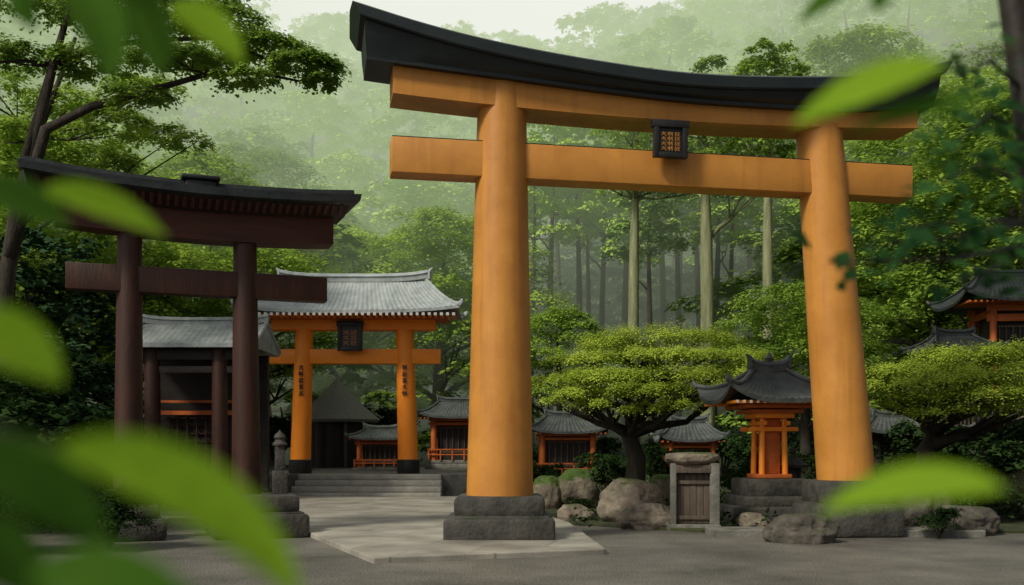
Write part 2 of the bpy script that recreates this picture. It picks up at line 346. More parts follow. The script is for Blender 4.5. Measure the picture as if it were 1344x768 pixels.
plant(1255,44,protoU,2.1,'tallest layered tree at upper right behind the right end of the large torii')
plant(1120,56,protoU,2.0,'tall layered tree rising above the right end of the black torii roof',zoff=3)
plant(-20,36,protoU,1.6,'tall dense tree cut by the left edge of the picture')
plant(330,58,protoU,1.9,'large bright layered tree high above the ridge of the dark torii roof',zoff=-1)
plant(95,27,protoK,.75,'dark bushy tree in the shade left of the dark tiled hall')
plant(10,24,protoK,.8,'dark bushy tree at the left edge behind the blurred leaves')
for (px,Y,r,lab) in [(833,41,.24,'tall cedar with a pale mossy trunk, leftmost of three bright trunks under the large torii'),
                     (928,40,.29,'tall cedar with the thickest pale mossy trunk, below the name tablet of the large torii'),
                     (1010,38,.22,'tall cedar with a pale mossy trunk, rightmost of three bright trunks near the right pillar')]:
    X=(px-672)/F*Y
    make_tree('cedar_tree',lab,'tree',(X,Y,max(0,hz(X,Y))),wav(15,9,.12),[r*1.15,r*1.02,r,r*.95,r*.88,r*.8,r*.6,r*.4,.05],gen_cedar(16,11.5,5.6,16,700),.15,M['leafA'],M['barkmoss'],nlimb=8,aspect=.65)
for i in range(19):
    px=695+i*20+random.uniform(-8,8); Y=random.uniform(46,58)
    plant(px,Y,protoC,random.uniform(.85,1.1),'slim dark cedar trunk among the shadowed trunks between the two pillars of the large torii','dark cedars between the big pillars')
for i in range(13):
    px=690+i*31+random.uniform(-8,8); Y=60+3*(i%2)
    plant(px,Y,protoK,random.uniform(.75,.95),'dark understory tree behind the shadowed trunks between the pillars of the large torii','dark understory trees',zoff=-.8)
def zone(px,Y):
    side='left' if px<330 else ('middle' if px<690 else 'right')
    if Y>88:
        return {'left':'pale tree fading into mist high on the far hillside at left',
                'middle':'pale tree fading into mist at the top of the valley, left of the big pillar',
                'right':'pale tree fading into mist high on the far hillside behind the large torii beams'}[side],'misty far trees, '+side
    if Y>62:
        return {'left':'rounded green tree halfway up the slope at left, above the dark torii',
                'middle':'hazy rounded tree halfway up the slope above the tiled gate',
                'right':'hazy rounded tree halfway up the slope behind the large torii'}[side],'trees halfway up the slope, '+side
    return {'left':'green tree at the foot of the hill behind the dark torii gate',
            'middle':'green tree at the foot of the hill behind the tiled gate',
            'right':'green tree at the foot of the hill near the right pillar of the large torii'}[side],'trees at the foot of the hill, '+side
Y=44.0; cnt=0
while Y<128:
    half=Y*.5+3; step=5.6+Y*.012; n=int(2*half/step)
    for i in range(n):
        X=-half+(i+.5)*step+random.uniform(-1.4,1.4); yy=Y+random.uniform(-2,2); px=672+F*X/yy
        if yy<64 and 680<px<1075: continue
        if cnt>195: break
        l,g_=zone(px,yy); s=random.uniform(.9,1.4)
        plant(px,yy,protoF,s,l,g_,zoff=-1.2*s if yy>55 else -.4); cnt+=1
    Y+=6.6+Y*.02
spots=[(395,52),(300,56),(150,50),(1240,52),(590,70),(420,68),(100,66),(890,53),(790,56),(760,66),(960,66)]
for p,(px,Y) in zip(protoU+protoF+protoC+protoK,spots):
    X=(px-672)/F*Y; p.location=(X,Y,max(0,hz(X,Y)))
    if p in protoC: p['label']='slim dark cedar trunk among the shadowed trunks between the two pillars of the large torii'; p['group']='dark cedars between the big pillars'
    elif p in protoK: p['label']='dark understory tree behind the shadowed trunks between the pillars of the large torii'; p['group']='dark understory trees'
    else:
        l,g_=zone(px,Y); p['label']=l; p['group']=g_
# hero garden tree
Yg=20.5
def pad(px,py,wpx,hpx,Y,dy=0,n=1500,base=(0,0,0)):
    c=P(px,py,Y+dy); k=(Y+dy)/F
    return ((c.x-base[0],c.y-base[1],c.z-base[2]),(wpx/2*k,wpx/2*k*.85,hpx*k),n)
b0=P(830,636,Yg); b0.z=.05
tp=[(0,0,0),P(836,600,Yg)-b0,P(826,572,Yg)-b0,P(840,545,Yg)-b0,P(846,515,Yg)-b0,P(842,490,Yg)-b0,P(850,465,Yg)-b0]
pd=[pad(*a,Yg,dy,n,b0) for a,dy,n in [((858,441,160,13),.4,4600),((915,447,116,12),.7,3300),((806,453,116,12),.6,3300),
   ((768,473,120,12),.2,3600),((948,468,130,12),-.1,3800),((845,468,120,11),-.5,3600),((898,467,116,11),-.5,3300),
   ((736,500,94,10),.1,2400),((800,494,130,11),-.8,4000),((880,491,140,11),-1.1,4300),((958,490,120,11),-.6,3100),((765,516,96,9),-.7,2400),((838,512,116,9),-1.4,3300),((918,510,116,9),-1.1,3100),((988,482,66,9),.3,1600),
   ((792,530,90,8),-.9,2200),((880,530,90,8),-1.3,2200),((733,526,64,8),.2,1400),((952,518,76,8),-.2,1600),((840,538,70,8),-1.2,1400),((770,500,120,16),.9,1600),((900,505,150,18),.9,2000)]]
make_tree('garden_tree','cloud pruned tree with spreading bright yellow green crown and twisted trunk among boulders','tree',b0,tp,[.25,.19,.16,.14,.12,.1,.05],pd,.042,M['leafH'],M['bark'],limb=.45,tilt=.18,aspect=.7,per=180,dens=1.45)
Yr=19.5; b1=P(1222,600,Yr); b1.z=.05
tp=[(0,0,0),P(1216,590,Yr)-b1,P(1226,570,Yr)-b1,P(1212,552,Yr)-b1,P(1236,532,Yr)-b1,P(1260,520,Yr)-b1]
pd=[pad(*a,Yr,dy,n,b1) for a,dy,n in [((1205,486,140,13),-.1,4200),((1272,467,170,15),.4,5000),((1345,464,150,15),.3,4500),((1175,506,110,11),-.1,3100),((1240,500,150,12),-.8,4400),((1312,491,160,13),-.6,4700),((1215,522,126,10),-.9,3300),((1290,518,150,11),-1.2,3900),((1368,510,130,13),-.3,3200),((1390,480,120,14),.2,2000),((1250,540,116,9),-1.0,2600),((1335,538,126,10),-.9,2600),((1178,532,76,9),.1,1600)]]
make_tree('garden_tree','low spreading green garden tree right of the right pillar of the large torii','tree',b1,tp,[.22,.19,.16,.14,.11,.06],pd,.044,M['leafH'],M['bark'],limb=.5,tilt=.18,aspect=.7,per=180,dens=1.4)
Yl=21; b2=Vector(((10-672)/F*Yl,Yl,0))
def L2(px,py,dy=0): return P(px,py,Yl+dy)-b2
tp=[(0,0,0),(.1,0,2.2),(-.15,.1,4.2),(.15,0,6),(.5,.1,7.6),(.9,.2,9.4),(1.3,.3,11)]
bg_=[([(.05,0,5.2),L2(60,170),L2(120,140,.2),L2(200,118,-.2),L2(270,98,0),L2(340,96,.1),L2(400,108,-.2)],[.13,.11,.09,.07,.055,.04,.02]),
     ([(.3,0,7.0),L2(70,85,.3),L2(130,60,.5),L2(210,52,.4),L2(290,50,.3),L2(350,78,.3)],[.11,.09,.07,.05,.04,.02])]
pd=[pad(*a,Yl,dy,n,b2) for a,dy,n in [((400,88,100,20),-.3,2300),((345,66,120,22),.2,2600),((425,108,60,12),-.5,1000),((290,36,140,24),.2,2700),((225,75,120,18),-.6,1900),((160,22,170,26),.5,2800),((60,-6,180,28),-.4,2500),((245,0,150,22),.6,2200),((320,104,90,14),-.4,1200),((40,80,120,20),.7,1600),((120,85,130,20),.3,2000),((180,128,100,14),-.3,1200),((-60,60,180,22),0,1300),((270,84,100,16),.2,1400)]]
make_tree('overhanging_tree','tall tree at left whose long branches and layered leaves hang over the dark torii','tree',b2,tp,[.24,.20,.17,.14,.11,.08,.04],pd,.085,M['leafA'],M['bark'],limb=.4,aspect=.66,sub=3,boughs=bg_,dens=1.6,tilt=.30,per=80)
b3=Vector(((-40-672)/F*24,24,0))
make_tree('slender_tree','slender dark trunked tree at the far left, behind the overhanging tree','tree',b3,[(0,0,0),(.3,0,3),(.9,0,6),(1.5,.1,8.5),(2.4,.2,11)],[.18,.15,.12,.09,.04],[pad(*a,24,dy,n,b3) for a,dy,n in [((20,180,130,22),0,1700),((90,140,130,22),.6,1800),((150,165,120,20),-.4,1600),((60,230,130,20),.5,1700),((-10,110,140,22),.2,1300),((190,120,110,20),.5,1500),((130,215,130,20),.8,1600),((220,185,110,18),1.2,1500)]],.10,M['leafA'],M['bark'],limb=.3,aspect=.62,dens=1.5,tilt=.30,per=80)
# shrubs
sh0=thing('shrub','x','shrub',FAR)
C,Nn=cloud([((random.uniform(-.5,.5),random.uniform(-.4,.4),random.uniform(.25,.9)),(.5,.5,.3),500) for _ in range(13)])
mb=MB()
for k in range(7):
    a=k*.9; mb.tube([(0,0,0),(.2*math.cos(a),.2*math.sin(a),.4),(.45*math.cos(a),.4*math.sin(a),.85)],[.03,.022,.01],5)
mb.build('stems',M['bark'],sh0); leafmesh('foliage',C,Nn,.07,M['leafD'],sh0)
shr=[(-8.6,15.6,1.5,'dark shrub at the left edge beside the left post of the dark torii'),
 (-7.0,16.0,1.9,'tallest dark shrub, directly behind the left post of the dark torii'),(-9.8,17.6,2.4,'large dark shrub at the far left under the leaning leaves'),
 (-10.2,20,2.9,'tall dark shrub left of the dark tiled hall'),(-6.6,17.6,1.0,'dark shrub in front of the dark tiled hall'),
 (2.5,24.5,1.1,'dark shrub between the trunk of the bright garden tree and the small shrine'),(3.7,24,1.2,'dark shrub behind the boulders, right of the bright garden tree'),
 (4.9,21.4,1.0,'dark shrub behind the weathered cabinet'),(6.6,20.5,1.2,'dark shrub behind the right pillar of the large torii'),
 (7.7,17.2,1.0,'dark shrub under the low spreading garden tree, beside the right pillar'),(8.9,17.6,1.35,'dark shrub under the low spreading garden tree at right'),
 (8.1,14.6,.9,'dark shrub in the lower right corner near the flat kerb'),(9.9,19,1.6,'large dark shrub at the right edge under the garden tree'),
 (.9,27.5,.8,'small dark shrub left of the small shrine with orange posts'),(6.3,25,1.5,'dark shrub between the orange pavilion and the grey eaves behind'),
 (9.6,22.6,1.7,'dark shrub below the dark hillside shrine'),(11.6,21.5,2.3,'dark shrub at the right edge below the hillside shrine'),(-5.2,13.2,.75,'low dark shrub in front of the dark torii, at lower left'),(-6.3,12.6,.9,'low dark shrub in the bottom left corner'),
 (2.05,18.6,.42,'small low shrub between the pale slanted boulder and the stone cabinet'),(1.25,18.5,.38,'small low shrub between the low brown boulder and the upright mossy boulder'),
 (6.15,14.75,.42,'small dark shrub against the right pillar pedestal')]
for i,(x,y,s,l) in enumerate(shr):
    if i==0: sh0.location=(x,y,0); sh0.scale=(s,)*3; sh0['label']=l
    else: dup(sh0,(x,y,0),i*1.3,s,l)
for i in range(14):
    x=-15+i*2.6; dup(sh0,(x+random.uniform(-.6,.6),39.8+random.uniform(-.6,1.5),.1 if x>0 else .55),i*2.1,random.uniform(1.4,2.2),'dark shrub in the line of bushes at the hill foot behind the shrines','bushes at the hill foot')
# ------------------------------------------------------------------ roofs & glyphs
def slope_grid(mb,W,D,Rl,H,up,th,tile,z0,c,side,corr=True):
    rows=8
    L_=W if side in 'fb' else D
    n=max(8,int(L_/tile)*4); top=[];bot=[]
    for j in range(rows+1):
        t=j/rows; hx=W/2*(1-t)+Rl/2*t; hy=D/2*(1-t); rt=[];rb=[]
        for i in range(n+1):
            s_=-1+2*i/n; z=z0+H*t**c+up*abs(s_)**3*(1-t)**1.6
            cr=(0,.75,1,.75)[i%4]*tile*.2 if corr and 0<i<n else 0
            if side=='f': p=(s_*hx,-hy)
            elif side=='b': p=(-s_*hx,hy)
            elif side=='r': p=(hx,s_*hy)
            else: p=(-hx,-s_*hy)
            rt.append((p[0],p[1],z+cr*(1-t*.4))); rb.append((p[0],p[1],z-th))
        top.append(rt);bot.append(rb)
    mb.grid(top); mb.grid(bot); mb.grid([bot[0],top[0]])
def hip_curve(W,D,Rl,H,up,z0,c,sx,sy,dz=.03):
    pts=[]
    for j in range(8):
        t=j/7; pts.append((sx*(W/2*(1-t)+Rl/2*t),sy*D/2*(1-t),z0+H*t**c+up*(1-t)**1.6+dz))
    return pts
def tiled_roof(parent,W,D,Rl,H,up,z0,m,th=.07,tile=.2,c=1.3,rh=.12,name='roof',orn=True,tips=True):
    mb=MB()
    for s in 'fblr': slope_grid(mb,W,D,Rl,H,up,th,tile,z0,c,s)
    ro=mb.build(name,m,parent,ang=50,recalc=False)
    mb=MB(); r=rh*.42
    for sx in (-1,1):
        for sy in (-1,1):
            pts=hip_curve(W,D,Rl,H,up,z0,c,sx,sy); mb.tube(pts,[r*.9]*8,7)
            e=pts[0]
            if tips: mb.tube([(e[0],e[1],e[2]-.02),(e[0]+sx*rh*.4,e[1]+sy*rh*.25,e[2]+rh*.3),(e[0]+sx*rh*.55,e[1]+sy*rh*.35,e[2]+rh*.8)],[r*1.1,r,r*.35],6)
    n=13; rings=[]
    for i in range(n):
        s_=-1+2*i/(n-1); x=s_*(Rl/2+rh*.4); z=z0+H+rh*.7*abs(s_)**4
        rings.append([(x,-rh*.5,z-.05),(x,-rh*.55,z+rh*.55),(x,-rh*.75,z+rh*.6),(x,-rh*.5,z+rh),(x,0,z+rh*1.2),(x,rh*.5,z+rh),(x,rh*.75,z+rh*.6),(x,rh*.55,z+rh*.55),(x,rh*.5,z-.05)])
    mb.loft(rings); mb.build('ridge',m,ro)
    if orn:
        for sx in (-1,1):
            mb=MB(); x=sx*(Rl/2+rh*.55); z=z0+H+rh*.7
            mb.box((x,0,z+rh*.15),(rh*.5,rh*1.9,rh*1.5),bev=rh*.15,taper=.7)
            mb.tube([(x,0,z+rh*.6),(x+sx*rh*.2,0,z+rh*1.1),(x+sx*rh*.6,0,z+rh*1.5)],[rh*.4,rh*.32,rh*.1],8)
            mb.build('ridge_ornament',m,ro)
    return ro
GL=[[(0,.78,1,.82),(.5,1,.48,.5),(.48,.5,.02,.02),(.48,.5,1,.02),(.2,.4,.8,.44)],
    [(.1,.95,.02,.4),(.1,.72,.5,.74),(.05,.4,.5,.42),(.32,1,.3,0),(.62,.95,.98,.95),(.8,.95,.6,.5),(.62,.5,1,.48),(.8,.7,.82,.02)],
    [(.05,.9,.42,.88),(.25,1,.22,0),(.22,.5,0,.25),(.22,.5,.44,.3),(.55,.9,1,.92),(.55,.6,.95,.6),(.75,1,.75,.3),(.75,.3,.5,0),(.75,.3,1,.02)],
    [(0,.85,1,.87),(.3,1,.28,.72),(.7,1,.7,.72),(.2,.62,.82,.6),(.5,.72,.5,.3),(.1,.32,.92,.34),(.5,.32,.15,0),(.5,.32,.9,.02)]]
def glyph(mb,k,x,z,w,h,y,st):
    for i_,(a,b,c,d) in enumerate(GL[k%4]):
        p=Vector((x+a*w,y-.0007*i_,z+b*h)); q=Vector((x+c*w,y-.0007*i_,z+d*h)); dv=q-p
        mb.box((p+q)/2,(dv.length+st*.6,.012,st*(1.0 if i_%2 else .8)),ry=-math.atan2(dv.z,dv.x))
def tablet(parent,x,y,z0,w,h,cols,rows):
    t=MB().box((x,y,z0+h/2),(w*.9,.07,h*.94)).build('name_tablet',M['black'],parent,smooth=False)
    mb=MB(); fw=w*.15
    for sx in (-1,1): mb.box((x+sx*(w/2-fw/2),y-.03,z0+h/2),(fw,.10,h),bev=.012)
    mb.box((x,y-.031,z0+fw/2),(w-2*fw+.01,.096,fw),bev=.012); mb.box((x,y-.031,z0+h-fw*.7),(w+.05,.11,fw*1.4),bev=.012)
    mb.build('tablet_frame',M['black'],t)
    mb=MB(); iw=w*.60; ih=h*.52; zz=z0+h*.18; k=0
    cw=iw/cols; chh=ih/rows
    for i in range(cols):
        for j in range(rows):
            glyph(mb,k*3+i+j,x-iw/2+i*cw+cw*.10,zz+j*chh+chh*.08,cw*.78,chh*.82,y-.041,cw*.085); k+=1
    mb.build('tablet_writing',M['gold'],t,smooth=False)
    return t
def cr(pts,u):
    xs=[p[0] for p in pts]
    if u<=xs[0]: return pts[0][1]
    if u>=xs[-1]: return pts[-1][1]
    for i in range(len(xs)-1):
        if xs[i]<=u<=xs[i+1]:
            def sl(k):
                a=max(0,k-1); b=min(len(xs)-1,k+1); return (pts[b][1]-pts[a][1])/(xs[b]-xs[a])
            h=xs[i+1]-xs[i]; t=(u-xs[i])/h
            return (2*t**3-3*t*t+1)*pts[i][1]+(t**3-2*t*t+t)*h*sl(i)+(-2*t**3+3*t*t)*pts[i+1][1]+(t**3-t*t)*h*sl(i+1)
# ------------------------------------------------------------------ LARGE TORII
T=thing('torii_gate','very large golden orange torii gate with curved black roof, nearest in the courtyard','torii gate',(-.17,14.4,0),math.atan2(1.0,5.2))
def pillar(parent,x0,x1,z0,z1,r0,r1,m,name='pillar'):
    n=14; pts=[];rad=[]
    for i in range(n):
        f=i/(n-1); pts.append((x0+(x1-x0)*f,0,z0+(z1-z0)*f)); rad.append(r0+(r1-r0)*f)
    return MB().tube(pts,rad,48).build(name,m,parent)
pillar(T,0,.03,.60,6.47,.47,.335,M['orange'])
pillar(T,5.29,4.84,.80,6.06,.425,.335,M['orange'])
def pedestal(parent,x,w,h,m,y=0,rz=0):
    mb=MB(); mb.box((x,y,h*.28),(w,w,h*.56),rz,.06); mb.box((x,y,h*.775),(w*.82,w*.82,h*.45),rz,.07); mb.box((x,y,h*.56),(w*.9,w*.9,.05),rz,.02)
    return mb.build('pedestal',m,parent)
pedestal(T,0,1.50,.64,M['stonedark'],rz=-.19)
pedestal(T,5.29,1.26,.82,M['stonedark'],rz=-.1)
mb=MB(); mb.box((2.37,0,5.30),(7.80,.40,.485),bev=.012); mb.build('tie_beam',M['orange'],T)
mb=MB(); mb.box((2.37,0,5.548),(7.79,.39,.014),bev=.004); mb.build('beam_cover',M['copper'],T)
zt=[(-1.97,7.40),(-1,7.16),(0,6.98),(1.3,6.83),(2.6,6.75),(4,6.80),(5.3,6.92),(6.0,7.06),(6.56,7.24)]
zb=[(-1.97,6.68),(-1.2,6.62),(0,6.54),(1.3,6.45),(2.6,6.385),(4,6.38),(5.3,6.42),(6.56,6.58)]
def roof_loft(sec,u0,u1,n=40,skew=0):
    rings=[]
    for i in range(n+1):
        u=u0+(u1-u0)*i/n; k=(i/n-.5)*2; rings.append([(u+skew*k*dz,v,z) for v,z,dz in sec(u)])
    return MB().loft(rings)
def lip(z): return CH+(z-CH)*.958
def sec_top(u):
    a=lip(cr(zt,u))
    return [(-.60,a-.17,0),(-.62,a-.15,.1),(-.62,a,1),(-.58,a+.03,1),(0,a+.13,1.2),(.58,a+.03,1),(.62,a,1),(.62,a-.15,.1),(.60,a-.17,0)]
def sec_mid(u):
    a=lip(cr(zt,u))-.165; b=CH+(cr(zb,u)-CH)*.965
    m_=(a+b)/2
    return [(-.42,b,0),(-.42,b+.05,0),(-.50,m_,.3),(-.54,a,.5),(.54,a,.5),(.50,m_,.3),(.42,b+.05,0),(.42,b,0)]
kr=roof_loft(sec_top,-1.97,6.56,44,.10).build('roof_cap',M['copper'],T,ang=30)
roof_loft(sec_mid,-1.88,6.48,44,.06).build('roof_moulding',M['copper'],kr,ang=30)
def sec_sh(u):
    zt_=CH+(cr(zb,u)-CH)*.985+.02; zb_=CH+(6.07-CH)*.977+.14*max(0,abs(u-2.5)/4.2)**2
    return [(-.31,zb_,0),(-.31,zt_,0),(.31,zt_,0),(.31,zb_,0)]
roof_loft(sec_sh,-1.52,6.28,40).build('lintel_beam',M['orange'],T,ang=30)
tablet(T,2.38,-.34,5.40,.50,.53,3,4)
# ------------------------------------------------------------------ DARK LEFT TORII
ang=math.atan2(.6,1.53)
T2=thing('torii_gate','dark red brown wooden torii gate in shade with black tiled roof, at left','torii gate',(-5.47,14.6,0),ang)
pillar(T2,0,.02,.4,4.6,.205,.165,M['redwood']); pillar(T2,1.64,1.62,.55,4.6,.215,.165,M['redwood'])
pedestal(T2,0,1.0,.5,M['stonedark'])
pedestal(T2,1.78,1.35,.62,M['stonedark'],y=-.05)
MB().box((1.0,0,3.70),(3.64,.26,.37),bev=.012).build('tie_beam',M['redwood'],T2)
zt2=[(-1.31,5.28),(-.6,5.20),(.3,5.15),(1,5.13),(1.7,5.14),(2.5,5.17),(3.16,5.22)]
def s2a(u):
    a=CH+(cr(zt2,u)-CH)*.962
    return [(-.60,a-.15,0),(-.66,a-.12,.5),(-.66,a-.06,.8),(-.62,a-.05,.8),(-.62,a,1),(-.3,a+.06,1),(-.12,a+.11,1),(-.1,a+.18,1),(.1,a+.18,1),(.12,a+.11,1),(.3,a+.06,1),(.62,a,1),(.62,a-.05,.8),(.66,a-.06,.8),(.66,a-.12,.5),(.60,a-.15,0)]
def s2b(u):
    a=CH+(cr(zt2,u)-CH)*.962-.145
    return [(-.28,a-.13,0),(-.54,a,.6),(.54,a,.6),(.28,a-.13,0)]
r2=roof_loft(s2a,-1.31,3.16,40,.08).build('roof',M['tileblack'],T2,ang=30)
roof_loft(s2b,-1.20,3.05,40,.05).build('eave_boards',M['darkwood'],r2,ang=30)
def s2c(u):
    a=CH+(cr(zt2,u)-CH)*.962-.275
    return [(-.20,a-.40,0),(-.20,a,0.5),(.20,a,.5),(.20,a-.40,0)]
roof_loft(s2c,-.95,2.9,30).build('lintel_beam',M['redbeam'],T2,ang=30)
mb=MB(); mb.box((.98,-.02,5.08),(.42,.34,.20),bev=.04); mb.box((.98,-.02,5.21),(.54,.42,.06),bev=.02); mb.build('ridge_ornament',M['tileblack'],r2)
mb=MB()
for i in range(38):
    u=-1.15+i*.111; a=CH+(cr(zt2,u)-CH)*.962-.155; mb.box((u,-.44,a-.04),(.05,.24,.045),rx=-.47)
mb.build('rafter_row',M['redbeam'],r2,smooth=False)
st=thing('stone_post','short dark stone post with carved pointed cap standing on the dark torii pedestal','stone post',(-3.47,15.30,.615),.3); st.scale=(.62,)*3
mb=MB(); mb.box((0,0,.28),(.36,.36,.56),bev=.03); mb.build('post_base',M['stonedark'],st)
mb=MB(); mb.box((0,0,.86),(.24,.24,.6),bev=.02,taper=.9); mb.build('post_shaft',M['stonedark'],st)
mb=MB(); mb.lathe([(.02,1.15),(.17,1.16),(.18,1.2),(.12,1.26),(.11,1.3),(.14,1.36),(.12,1.42),(.03,1.5),(.005,1.54)],12); mb.build('post_cap',M['stonedark'],st)
def lantern(label,loc,s,m,rz=0):
    t=thing('stone_lantern',label,'stone lantern',loc,rz); t.scale=(s,)*3
    mb=MB(); mb.lathe([(.42,0),(.42,.12),(.34,.16),(.26,.24)],6); mb.build('lantern_base',m,t)
    mb=MB(); mb.lathe([(.15,.22),(.13,.5),(.16,.62),(.13,.74),(.15,1.0)],18); mb.build('lantern_shaft',m,t)
    mb=MB(); mb.lathe([(.16,.98),(.36,1.10),(.36,1.18),(.25,1.2)],6); mb.build('lantern_platform',m,t)
    mb=MB()
    for k in range(6):
        a=k*math.pi/3; mb.box((.21*math.cos(a),.21*math.sin(a),1.36),(.07,.07,.34),a)
    mb.box((0,0,1.36),(.3,.3,.34)); mb.build('firebox',m,t)
    mb=MB(); mb.lathe([(.5,1.52),(.54,1.60),(.36,1.70),(.2,1.82),(.1,1.9),(.07,1.93),(.12,1.98),(.11,2.06),(.01,2.16)],6); mb.build('lantern_roof',m,t,ang=25)
    return t
# ------------------------------------------------------------------ TILED ORANGE GATE (middle)
G=thing('tiled_gate','bright vermilion torii gate under a pale grey tiled roof at the top of the steps','torii gate',(-4.34,28.2,.6))
for sx in (-1,1):
    p=pillar(G,sx*1.49,sx*1.38,.0,4.0,.285,.24,M['orange2'])
    MB().lathe([(.31,0),(.315,.02),(.31,.36),(.29,.38)],32,(sx*1.488,0,.003)).build('pillar_shoe',M['black'],p)
    mb=MB()
    for k in range(5): glyph(mb,k+(sx>0),sx*1.412-.065,2.82-.175*k,.13,.135,-.285,.022)
    mb.build('pillar_writing',M['black'],p,smooth=False)
MB().box((0,0,3.21),(4.75,.30,.40),bev=.015).build('tie_beam',M['orange2'],G)
MB().box((0,0,4.08),(4.5,.5,.30),bev=.015).build('lintel_beam',M['orange2'],G)
mb=MB()
for k in range(36): mb.box((-2.8+k*.16,-.72,4.235),(.07,1.0,.07))
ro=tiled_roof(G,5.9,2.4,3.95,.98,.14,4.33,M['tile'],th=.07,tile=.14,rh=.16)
mb.build('rafter_row',M['orange2'],ro,smooth=False)
mb=MB()
for k in range(36): mb.box((-2.8+k*.16,-1.225,4.235),(.075,.015,.075))
mb.build('rafter_ends',M['white'],ro,smooth=False)
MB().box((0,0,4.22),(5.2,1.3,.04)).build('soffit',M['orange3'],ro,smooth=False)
tablet(G,-.06,-.36,3.33,.68,.82,2,3)
S=thing('stone_steps','wide pale stone steps leading up to the vermilion gate','steps',(-3.77,26.1,0))
for i in range(4):
    MB().box((0,.17+.34*i+.14,.075+.15*i),(3.9-.04*i,.62,.146),bev=.018).build('step',M['stepstone'],S)
# ------------------------------------------------------------------ small shrines
def shrine(name,label,loc,rz,w,d,base,body,roofW,roofD,roofH,up,tm,wallm,postm,cat='shrine',rail=True,tile=.14):
    t=thing(name,label,cat,loc,rz)
    mb=MB(); mb.box((0,0,base*.3),(w*1.35,d*1.35,base*.6),bev=.03); mb.box((0,0,base*.8),(w*1.2,d*1.2,base*.42),bev=.03); mb.build('stone_base',M['stone'],t)
    r=.05*w/.8
    for sx in (-1,1):
        for sy in (-1,1):
            MB().tube([(sx*w/2,sy*d/2,base),(sx*w/2,sy*d/2,base+body)],[r,r*.95],12).build('post',postm,t)
    MB().box((0,.04,base+body*.5),(w*.86,d*.8,body*.98)).build('wall',wallm,t,smooth=False)
    mb=MB()
    for z in (.88,.98): mb.box((0,-d/2,base+body*z),(w*1.22,.07,body*.07),bev=.006); mb.box((0,d/2,base+body*z),(w*1.22,.07,body*.07),bev=.006)
    for sx in (-1,1): mb.box((sx*w/2,0,base+body*.93),(.06,d*1.2,body*.07),bev=.006)
    mb.build('beam',postm,t)
    mb=MB(); n=7
    for k in range(n): mb.box((-w*.36+k*w*.72/(n-1),-d*.40,base+body*.5),(.025,.03,body*.62))
    mb.box((0,-d*.4,base+body*.2),(w*.8,.04,.04)); mb.box((0,-d*.4,base+body*.8),(w*.8,.04,.04)); mb.build('lattice_door',M['wood'],t,smooth=False)
    if rail:
        mb=MB()
        mb.box((0,-d*.62,base+body*.26),(w*1.25,.04,.04)); mb.box((0,-d*.62,base+body*.14),(w*1.25,.035,.035))
        for k in range(6): mb.box((-w*.6+k*w*.24,-d*.62,base+body*.13),(.04,.04,body*.27))
        mb.build('railing',postm,t,smooth=False)
    ro=tiled_roof(t,roofW,roofD,roofW*.5,roofH,up,base+body+.05,tm,th=.05,tile=tile,rh=.11,c=1.45)
    mb=MB(); n=int(roofW/.13)
    for k in range(n): mb.box((-roofW*.46+k*roofW*.92/(n-1),-roofD*.27,base+body+.02),(.04,roofD*.42,.045))
    mb.build('rafter_row',postm,ro,smooth=False)
    return t
pv=thing('lantern_pavilion','small orange pavilion with curved dark tiled roof on stacked stone beside the right pillar','shrine',(4.42,17.6,0),.12)
mb=MB(); mb.box((0,0,.16),(1.5,1.3,.32),bev=.04); mb.box((.02,0,.40),(1.25,1.1,.18),bev=.04); mb.box((0,0,.63),(1.05,.95,.3),bev=.04); mb.build('stone_base',M['stonedark'],pv)
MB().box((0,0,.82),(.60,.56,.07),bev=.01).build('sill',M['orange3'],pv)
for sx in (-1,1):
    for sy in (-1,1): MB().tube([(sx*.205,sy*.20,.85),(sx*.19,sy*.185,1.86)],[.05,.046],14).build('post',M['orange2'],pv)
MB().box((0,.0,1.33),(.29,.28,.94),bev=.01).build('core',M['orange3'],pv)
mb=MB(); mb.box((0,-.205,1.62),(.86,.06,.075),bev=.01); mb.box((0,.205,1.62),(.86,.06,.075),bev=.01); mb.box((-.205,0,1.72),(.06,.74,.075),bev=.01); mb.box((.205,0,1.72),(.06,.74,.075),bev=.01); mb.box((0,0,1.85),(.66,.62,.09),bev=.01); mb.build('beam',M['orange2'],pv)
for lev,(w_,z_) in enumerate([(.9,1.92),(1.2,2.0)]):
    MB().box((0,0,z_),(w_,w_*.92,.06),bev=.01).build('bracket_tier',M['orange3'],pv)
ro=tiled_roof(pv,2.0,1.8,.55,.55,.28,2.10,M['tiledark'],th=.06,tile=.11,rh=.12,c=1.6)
mb=MB()
for k in range(16): mb.box((-.86+k*.115,-.6,2.06),(.04,.5,.045)); mb.box((-.86+k*.115,.6,2.06),(.04,.5,.045))
mb.build('rafter_row',M['orange2'],ro,smooth=False)
mb=MB()
for k in range(16): mb.box((-.86+k*.115,-.858,2.06),(.042,.012,.047))
mb.build('rafter_ends',M['white'],ro,smooth=False)
mb=MB(); mb.lathe([(.05,2.62),(.09,2.72),(.05,2.78),(.08,2.84),(.01,2.95)],12); mb.build('finial',M['tiledark'],ro)
shrine('small_shrine','small shrine with orange posts and grey tiled roof just right of the big left pillar',(1.6,30,0),0,1.45,1.1,.55,1.15,2.3,1.9,.5,.16,M['tiledark'],M['darkwood'],M['orange3'])
shrine('small_shrine','small dark shrine behind the weathered cabinet, left of the orange pavilion',(4.75,27.5,0),0,1.1,1.0,.45,1.0,1.75,1.5,.5,.14,M['tiledark'],M['darkwood'],M['orange3'])
